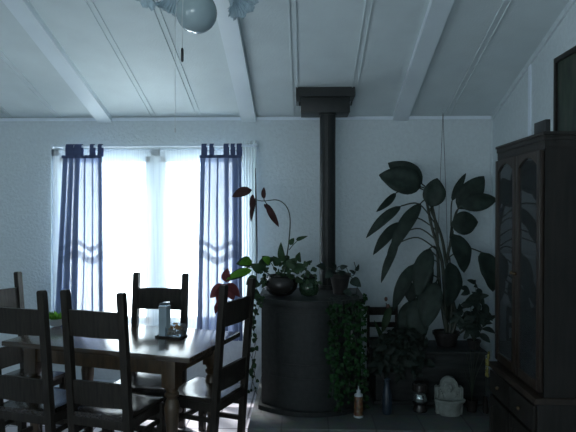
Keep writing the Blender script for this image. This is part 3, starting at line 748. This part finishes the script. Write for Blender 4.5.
# low bushy plant at the left end of the chest lid
Yb = 4.60; c = W(396, 350, Yb)
bp_ = thing('bushy_houseplant', 'low dark bushy plant below the tall plant, at the left end of the chest', 'potted plant', (c.x, Yb, CZ))
MB().lathe([(.06, .001), (.085, .06), (.09, .062), (.09, .075), (.084, .075), (.08, .068), (0, .066)], seg=24).build('pot', M['clay'], bp_)
lf = MB(); stem = MB()
for k in range(46):
    px_, py_ = random.uniform(367, 428), random.uniform(336, 374)
    if px_ < 374 and py_ < 342: py_ += 12
    Y = random.uniform(4.36, 4.46) if py_ > 350 else random.uniform(4.42, 4.66)
    e_ = L(W(px_, py_, Y), bp_); top_ = Vector((e_.x*.5, min(e_.y*.5, -.03), max(.11, e_.z+.06)))
    q = smooth_pts([Vector((0, 0, .067)), top_, e_], 4); stem.tube(q, .0022, 5)
    for v in q[3:]:
        for _ in range(2):
            s_ = random.uniform(.05, .10); d = Vector((random.uniform(-1, 1), random.uniform(-.6, .0), random.uniform(-1, .25))).normalized()
            if v.z < .03 and v.y > -.12: continue
            lf.leaf(v, v+d*s_, s_*.55, rn(), .14, .2, 6)
stem.build('stem', M['stem'], bp_); lf.build('leaves', M['leafdeep'], bp_)

# wire hanger from a ceiling hook
hk = W(443, 109, 5.15)
hg = thing('wire_plant_hanger', 'long thin wire hanger on a ceiling hook, coming down behind the tall plant', 'plant hanger', (hk.x, hk.y, zc(hk.y)))
mb = MB(); mb.tube(smooth_pts([(0, 0, 0), (0, 0, -.02), (.010, 0, -.032), (0, 0, -.045), (-.010, 0, -.036)]), .0022, 6); mb.build('hook', M['white'], hg)
zl = W(443, 300, 5.15).z-zc(hk.y)
for s in (-1, 1): MB().tube([(0, 0, -.044), (s*.03, 0, (W(443, 200, 5.15).z-zc(hk.y))), (s*.055, 0, zl)], .0021, 5).build('wire', M['pipe'], hg)
MB().tube([(.055*math.cos(a*PI/12), .055*math.sin(a*PI/12), zl) for a in range(25)], .0025, 5).build('ring', M['pipe'], hg)

# small ladder-back chair behind the plants
c = W(383.5, 330, 5.06)
lc = thing('small_ladder_chair', 'small dark child-size ladder-back chair against the wall behind the plants', 'chair', (c.x, 5.06, HZ))
zt2 = W(383, 306, 5.14).z-HZ
for s in (-1, 1):
    MB().tube([(s*.125, .08, 0), (s*.125, .08, zt2)], [.012, .014], 8).build('back_post', M['wood'], lc)
    MB().tube([(s*.125, -.12, 0), (s*.125, -.12, .30)], .013, 8).build('leg', M['wood'], lc)
    MB().tube([(s*.125, -.12, .14), (s*.125, .08, .14)], .008, 8).build('stretcher', M['wood'], lc)
for py0, py1 in ((307, 315), (322, 327), (337, 341)):
    a, b = W(383, py1, 5.14).z-HZ, W(383, py0, 5.14).z-HZ; MB().box((-.125, .073, a), (.125, .087, b), .003).build('back_rail', M['wood'], lc)
MB().box((-.14, -.13, .28), (.14, .07, .305), .006).build('seat', M['wood'], lc)
fb = thing('budding_houseplant', 'small plant with a pinkish brown bud in front of the small ladder chair', 'potted plant', (c.x, 5.03, HZ+.306))
MB().lathe([(.03, .001), (.042, .05), (.045, .06), (.04, .06), (.038, .052), (0, .05)], seg=18).build('pot', M['clay'], fb)
q = smooth_pts([Vector((0, 0, .05)), L(W(381, 335, 5.02), fb), L(W(388, 315, 5.0), fb), L(W(386, 303, 5.0), fb)]); MB().tube(q, .004, 6).build('stem', M['stem'], fb)
mb = MB(); mb.leaf(L(W(390, 306, 4.99), fb), L(W(382, 333, 4.97), fb), .07, (0, -1, .2), .05, .1); mb.leaf(L(W(385, 345, 5), fb), L(W(374, 320, 4.97), fb), .04, (0, -1, .2), .05, .1); mb.build('leaves', M['leafgreen'], fb)
b0 = L(W(386, 299, 5.0), fb); mb = MB(); mb.ball(b0, .014, 1, 1, 1.5); mb.ball(L(W(388, 307, 5.0), fb), .018, 1, 1, 1.5); mb.build('bud', M['bud'], fb)

# ------------------------------------------------------------------ objects on the hearth front
c = WZ(358.5, 417, HZ)
b_ = thing('squeeze_bottle', 'small bottle with white nozzle and colourful label beside the stove base', 'bottle', (c.x, c.y, HZ))
MB().lathe([(.030, .001), (.034, .005), (.034, .145), (.030, .155)], seg=24).build('bottle_body', M['label'], b_)
MB().lathe([(.033, .156), (.031, .166), (.016, .176), (.013, .186), (.016, .188), (.015, .198), (.006, .202), (.004, .228), (.0, .229)], seg=20).build('nozzle', M['white'], b_)
MB().lathe([(.0345, .002), (.0355, .004), (.0355, .014), (.0345, .016)], seg=24).build('base_band', M['white'], b_)
c = WZ(387, 414, HZ)
v_ = thing('blue_vase', 'slim dull blue vase standing at the left front of the chest', 'vase', (c.x, c.y, HZ))
MB().lathe([(.030, .001), (.036, .01), (.038, .10), (.030, .17), (.020, .21), (.019, .25), (.026, .262), (.020, .258), (.014, .21), (0, .05)], seg=26).build('vase_body', M['bluevase'], v_)
c = WZ(420, 411, HZ)
gb = thing('glass_ball_ornament', 'shiny reflective glass ball in a dark cup on the hearth', 'ornament', (c.x, c.y, HZ))
MB().lathe([(.05, .001), (.055, .01), (.045, .03), (.042, .05), (.058, .066), (.054, .066), (.038, .050), (0, .045)], seg=26).build('cup', M['pot'], gb)
MB().ball((0, 0, .102), .054, seg=28).build('glass_ball', M['ball'], gb)
MB().lathe([(.045, .150), (.06, .158), (.06, .205), (.05, .215), (.0, .216)], seg=26).build('dark_lid', M['pot'], gb)

c = WZ(451.8, 418, HZ)
pf = thing('plaster_ornament', 'pale weathered plaster ornament with arched back and front basin on the hearth', 'garden ornament', (c.x, c.y+.05, HZ), R(-3))
k = c.y/576
prof = [(-.118, .0), (.118, .0), (.118, .17), (.112, .215)]
arc = [(.070*math.cos(t*PI/12), .235+.078*math.sin(t*PI/12)) for t in range(13)]
poly = [(-.105, .0), (.105, .0), (.112, .12), (.112, .225), (.098, .232), (.085, .225), (.074, .232)]+arc[:]+[(-.074, .232), (-.085, .225), (-.098, .232), (-.112, .225), (-.112, .12)]
MB().prism(poly, .03, .085, 'y').build('back_panel', M['plaster'], pf)
def half(r, a, t): return r, 0
mb = MB()
mb.lathe([(.075, .001), (.088, .02), (.084, .05), (.092, .085), (.112, .112), (.124, .122), (.124, .136), (.112, .138), (.104, .125), (0, .115)], (0, .015, 0), 32, rip=lambda r, a, t: (r*(1+.025*math.sin(10*a)), 0))
for v in mb.bm.verts:
    v.co.y = v.co.y*.62
mb.build('basin', M['plaster'], pf)
mb = MB(); mb.ball((0, .022, .225), .030, 1, .5, 1.1, 14)          # carved mask
mb.ball((0, .008, .214), .012, 1, 1, 1, 10); mb.ball((-.012, .006, .235), .007, seg=8); mb.ball((.012, .006, .235), .007, seg=8)
mb.ball((0, .010, .198), .012, 1.3, .8, .6, 8)
for a in range(9):
    t = a*PI/8; mb.ball((.036*math.cos(t), .026, .228+.036*math.sin(t)), .011, 1, .6, 1, 8)
mb.build('carved_mask', M['plaster'], pf)
mb = MB()
mb.tube([(.058*math.cos(t*PI/12), .028, .233+.065*math.sin(t*PI/12)) for t in range(13)], .006, 6)
for s in (-1, 1):
    mb.tube([(s*.093, .028, .14), (s*.093, .028, .22)], .009, 8)
    for i in range(4): mb.ball((s*(.05+.008*i), .028, .15+.018*i), .009, seg=8)
mb.build('carved_border', M['plaster'], pf); pf.scale = (.90, .9, .88)

# reeds and yellow flower spike at the right
c = WZ(474, 414, HZ)
rd = thing('reed_bunch', 'bunch of thin curving dry stems in a dark pot near the cabinet', 'dried plant', (c.x, c.y+.06, HZ))
MB().lathe([(.035, .001), (.045, .07), (.048, .09), (.043, .09), (.040, .075), (0, .07)], seg=20).build('pot', M['pot'], rd)
mb = MB()
for tx, ty in ((466, 352), (470, 346), (480, 350), (463, 368), (484, 358), (476, 344)):
    t_ = L(W(tx, ty, c.y+.03), rd); mb.tube(smooth_pts([Vector((0, 0, .07)), Vector((t_.x*.25, t_.y*.5, t_.z*.6)), t_]), .0022, 5)
mb.build('stems', M['stem'], rd)
y_ = W(488.5, 374, c.y+.03)
yf = thing('yellow_flower_spike', 'dull yellow flower spike on a thin stem in a slim dark vase beside the cabinet', 'dried flower', (W(485.5, 414, c.y+.02).x, c.y+.02, HZ))
MB().lathe([(.018, .001), (.022, .03), (.014, .11), (.017, .125), (.012, .125), (0, .04)], seg=18).build('vase', M['pot'], yf)
t0, t1 = L(W(486.5, 376, c.y+.02), yf), L(W(488, 353, c.y+.02), yf)
MB().tube([(0, 0, .05), t0, t1], .002, 5).build('stem', M['stem'], yf)
mb = MB()
for i in range(40):
    u = random.random(); v = t0+(t1-t0)*u; mb.ball(jit(v, .010), .009, 1, 1, 1.2, 6)
mb.build('blossom', M['yellow'], yf)

# ------------------------------------------------------------------ hutch
HXF = 1.315; hy0, hy1 = 3.20, 3.97; XW = XR-.014
hu = thing('china_hutch', 'tall dark wooden glass-door china hutch at the right wall', 'cabinet', (HXF, hy0, 0))
D = XW-HXF; LN = hy1-hy0; HT = 2.10
# local: x 0..D into the wall, y 0..LN along the wall
lc_ = MB(); lc_.box((-.035, -.01, .06), (D, LN+.0, .60), .004); lc_.build('lower_cabinet', M['hutch'], hu)
MB().box((-.055, -.015, .60), (D, LN+.01, .635), .006).build('counter', M['hutchtrim'], hu)
MB().box((-.045, -.015, .001), (D, LN+.005, .06), .004).build('plinth', M['hutch'], hu)
ub = MB(); ub.box((0, 0, .635), (D, .022, HT-.09)).box((0, LN-.022, .635), (D, LN, HT-.09)).box((D-.015, .022, .635), (D, LN-.022, HT-.09)).box((0, .022, HT-.11), (D-.015, LN-.022, HT-.09)).box((0, .022, .635), (D-.015, LN-.022, .655))
ub.build('upper_case', M['hutch'], hu, smooth=False)
for z in (1.02, 1.38, 1.70): MB().box((.04, .0225, z), (D-.016, LN-.0225, z+.016)).build('shelf', M['hutch'], hu, smooth=False)
cr = MB(); cr.box((-.003, -.003, HT-.09), (D, LN+.003, HT-.045), .002).box((-.009, -.009, HT-.045), (D, LN+.006, HT-.018), .004).box((-.016, -.016, HT-.018), (D, LN+.008, HT), .003)
cr.build('crown', M['hutch'], hu)
def hdoor(y0, y1, z0, z1, gl, x=-.0):
    fr = MB(); s_ = .05
    fr.box((x-.022, y0, z0), (x-.001, y0+s_, z1), .003).box((x-.022, y1-s_, z0), (x-.001, y1, z1), .003).box((x-.022, y0+s_, z0), (x-.001, y1-s_, z0+s_), .003)
    # arched head rail
    n = 12; ym0, ym1 = y0+s_, y1-s_; poly = [(ym0, z1), (ym1, z1)]+[(ym1-(ym1-ym0)*i/n, z1-s_*1.5+s_*1.0*math.sin(PI*i/n)) for i in range(n+1)]
    fr.prism(poly, x-.022, x-.001, 'x')
    o = fr.build('door', M['hutchtrim' if gl else 'hutch'], hu)
    if gl: MB().box((x-.012, y0+s_-.005, z0+s_-.005), (x-.008, y1-s_+.005, z1-s_*.6)).build('glass_pane', M['cabglass'], o, smooth=False)
    else: MB().box((x-.016, y0+s_-.002, z0+s_-.002), (x-.002, y1-s_+.002, z1-s_*.6), .004).build('door_panel', M['hutch'], o)
    MB().ball((x-.034, y0+.025 if y0 > LN/2-.05 else y1-.025, (z0+z1)/2-.05), .012).build('knob', M['brass'], o)
hdoor(.012, LN/2-.003, .66, HT-.10, True); hdoor(LN/2+.003, LN-.012, .66, HT-.10, True)
hdoor(.012, LN/2-.003, .08, .42, False, -.035); hdoor(LN/2+.003, LN-.012, .08, .42, False, -.035)
for y0, y1 in ((.012, LN/2-.003), (LN/2+.003, LN-.012)):
    d_ = MB().box((-.055, y0, .44), (-.0355, y1, .585), .005).build('drawer', M['hutch'], hu); MB().ball((-.067, (y0+y1)/2, .51), .012).build('knob', M['brass'], d_)
tag(MB().box((1.415, 3.44, HT+.001), (1.445, 3.61, HT+.105), .003).build('small_dark_box', M['black']), 'small dark box standing on top of the china hutch', 'box')
pw = thing('framed_picture', 'dark framed green woodland picture on the right wall above the hutch', 'picture', (XR-.002, 3.60, 2.42))
mb = MB()
for a, b in (((-.025, -.35, -.29), (0, .35, -.255)), ((-.025, -.35, .235), (0, .35, .27)), ((-.025, -.35, -.255), (0, -.315, .235)), ((-.025, .315, -.255), (0, .35, .235))): mb.box(a, b, .003)
mb.build('frame', M['hutch'], pw); MB().box((-.012, -.316, -.256), (-.004, .316, .236)).build('canvas', M['picture'], pw, smooth=False)

# ------------------------------------------------------------------ ceiling lamp
LY = 2.5; gc = W(196.5, 12.5, LY)
lt = thing('ceiling_lamp', 'ceiling lamp with a round frosted globe and ruffled glass shades, seen from below', 'ceiling lamp', gc)
def capball(r, a, t): return r, 0
n = 18; MB().lathe([(.089*math.sin(PI*i/n) if i else .0001, -.089*math.cos(PI*i/n)) for i in range(n)], seg=40, capb=False).build('globe', M['frosted'], lt)
MB().lathe([(.04, .075), (.055, .085), (.075, .10), (.085, .13), (.11, .15), (.12, .20), (.10, .24), (.03, .26), (.018, .28), (.018, zc(LY)-gc.z-.06), (.07, zc(LY)-gc.z-.03), (.075, zc(LY)-gc.z)], seg=32).build('fitting', M['brass'], lt)
for px, py, Y in ((243, 6, 2.47), (169, 12, 2.60), (141, -4, 2.45), (208, -12, 2.72)):
    rc = L(W(px, py, Y), lt); out = Vector((rc.x, rc.y, 0)).normalized()
    ax = (out*.55+Vector((0, -.15, -.8))).normalized(); rot = ax.to_track_quat('Z', 'Y').to_matrix()
    nodes = [(.020, -.085), (.028, -.078), (.036, -.062), (.040, -.045), (.046, -.028), (.058, -.012), (.074, 0)]
    sh = MB().lathe(nodes, rc, 108, rip=lambda r, a, t: (r*(1+.045*math.sin(27*a)*t+.05*math.sin(9*a)*t**3), .005*math.sin(9*a+1)*t**3), mtx=rot, capb=False)
    so = sh.build('glass_shade', M['ruffle'], lt)
    so.modifiers.new('solid', 'SOLIDIFY').thickness = .002
    MB().tube(smooth_pts([out*.08+Vector((0, 0, .19)), (rc-ax*.10)*.7+out*.03+Vector((0, 0, .075)), rc-ax*.082]), .009, 8).build('arm', M['brass'], lt)
# pull chains
a = W(175, 24, LY-.09); a2 = W(175, 128, LY-.09); al = L(a, lt); bl = L(a2, lt)
MB().tube([Vector((al.x*.8, al.y, .12)), al, bl], .0011, 5).build('pull_chain', M['chrome'], lt)
MB().lathe([(.002, .0), (.004, .004), (.004, .016), (.002, .02)], bl-Vector((0, 0, .02)), 10).build('chain_bell', M['chrome'], lt)
a = L(W(182, 24, LY-.1), lt); b = L(W(182.3, 48, LY-.1), lt); e = L(W(182.3, 62, LY-.1), lt)
MB().tube([Vector((a.x*.8, a.y, .12)), a, b], .0013, 5).build('pull_chain', M['chrome'], lt)
MB().lathe([(.003, 0), (.006, .006), (.006, (b-e).length-.008), (.003, (b-e).length)], e, 12).build('pull_fob', M['black'], lt)['label'] = 'black cylindrical pull'

# ------------------------------------------------------------------ light
LOW_GLOW, SKY = 5.5, 3.4
w = bpy.data.worlds.new('sky'); S.world = w; w.use_nodes = True
bg = w.node_tree.nodes['Background']; bg.inputs[1].default_value = 1
# overcast sky; a stronger glow below the horizon is added to brighten the ceiling
wn, wl = w.node_tree.nodes, w.node_tree.links
tcw = wn.new('ShaderNodeTexCoord'); sxw = wn.new('ShaderNodeSeparateXYZ'); wl.new(tcw.outputs['Generated'], sxw.inputs[0])
mrw = wn.new('ShaderNodeMapRange'); mrw.inputs['From Min'].default_value = -1; mrw.inputs['From Max'].default_value = 1; wl.new(sxw.outputs['Z'], mrw.inputs['Value'])
crw = wn.new('ShaderNodeValToRGB'); wl.new(mrw.outputs['Result'], crw.inputs[0])
def wc(k): return (.86*k, .97*k, 1*k, 1)
ew = crw.color_ramp.elements; ew[0].position = 0; ew[0].color = wc(LOW_GLOW); ew[1].position = 1; ew[1].color = wc(SKY*.7)
e_ = ew.new(.46); e_.color = wc(LOW_GLOW); e_ = ew.new(.52); e_.color = wc(SKY)
wl.new(crw.outputs[0], bg.inputs[0])
sl = bpy.data.lights.new('sun', 'SUN'); sl.energy = 5.5; sl.angle = R(7); sl.color = (1, .96, .92)
so_ = bpy.data.objects.new('sun', sl); COL.objects.link(so_); so_.rotation_euler = Vector((.42, -.50, -.86)).to_track_quat('-Z', 'Y').to_euler()
def portal(loc, rot, sx, sy):
    ld = bpy.data.lights.new('daylight_portal', 'AREA'); ld.shape = 'RECTANGLE'; ld.size = sx; ld.size_y = sy
    ld.cycles.is_portal = True
    o = bpy.data.objects.new('daylight_portal', ld); COL.objects.link(o); o.location = loc; o.rotation_euler = rot
portal(((WX0+WX1)/2, YB+.14, (WZ0+WZ1)/2), (-PI/2, 0, 0), WX1-WX0, WZ1-WZ0)
portal(((RX0+RX1)/2, YR-.14, (RZ0+RZ1)/2), (PI/2, 0, 0), RX1-RX0, RZ1-RZ0)
portal((XL-.14, (LY0+LY1)/2, (LZ0+LZ1)/2), (0, -PI/2, 0), LZ1-LZ0, LY1-LY0)
S.view_settings.view_transform = 'Standard'; S.view_settings.look = 'None'; S.view_settings.gamma = 1
S.view_settings.exposure = 1.33
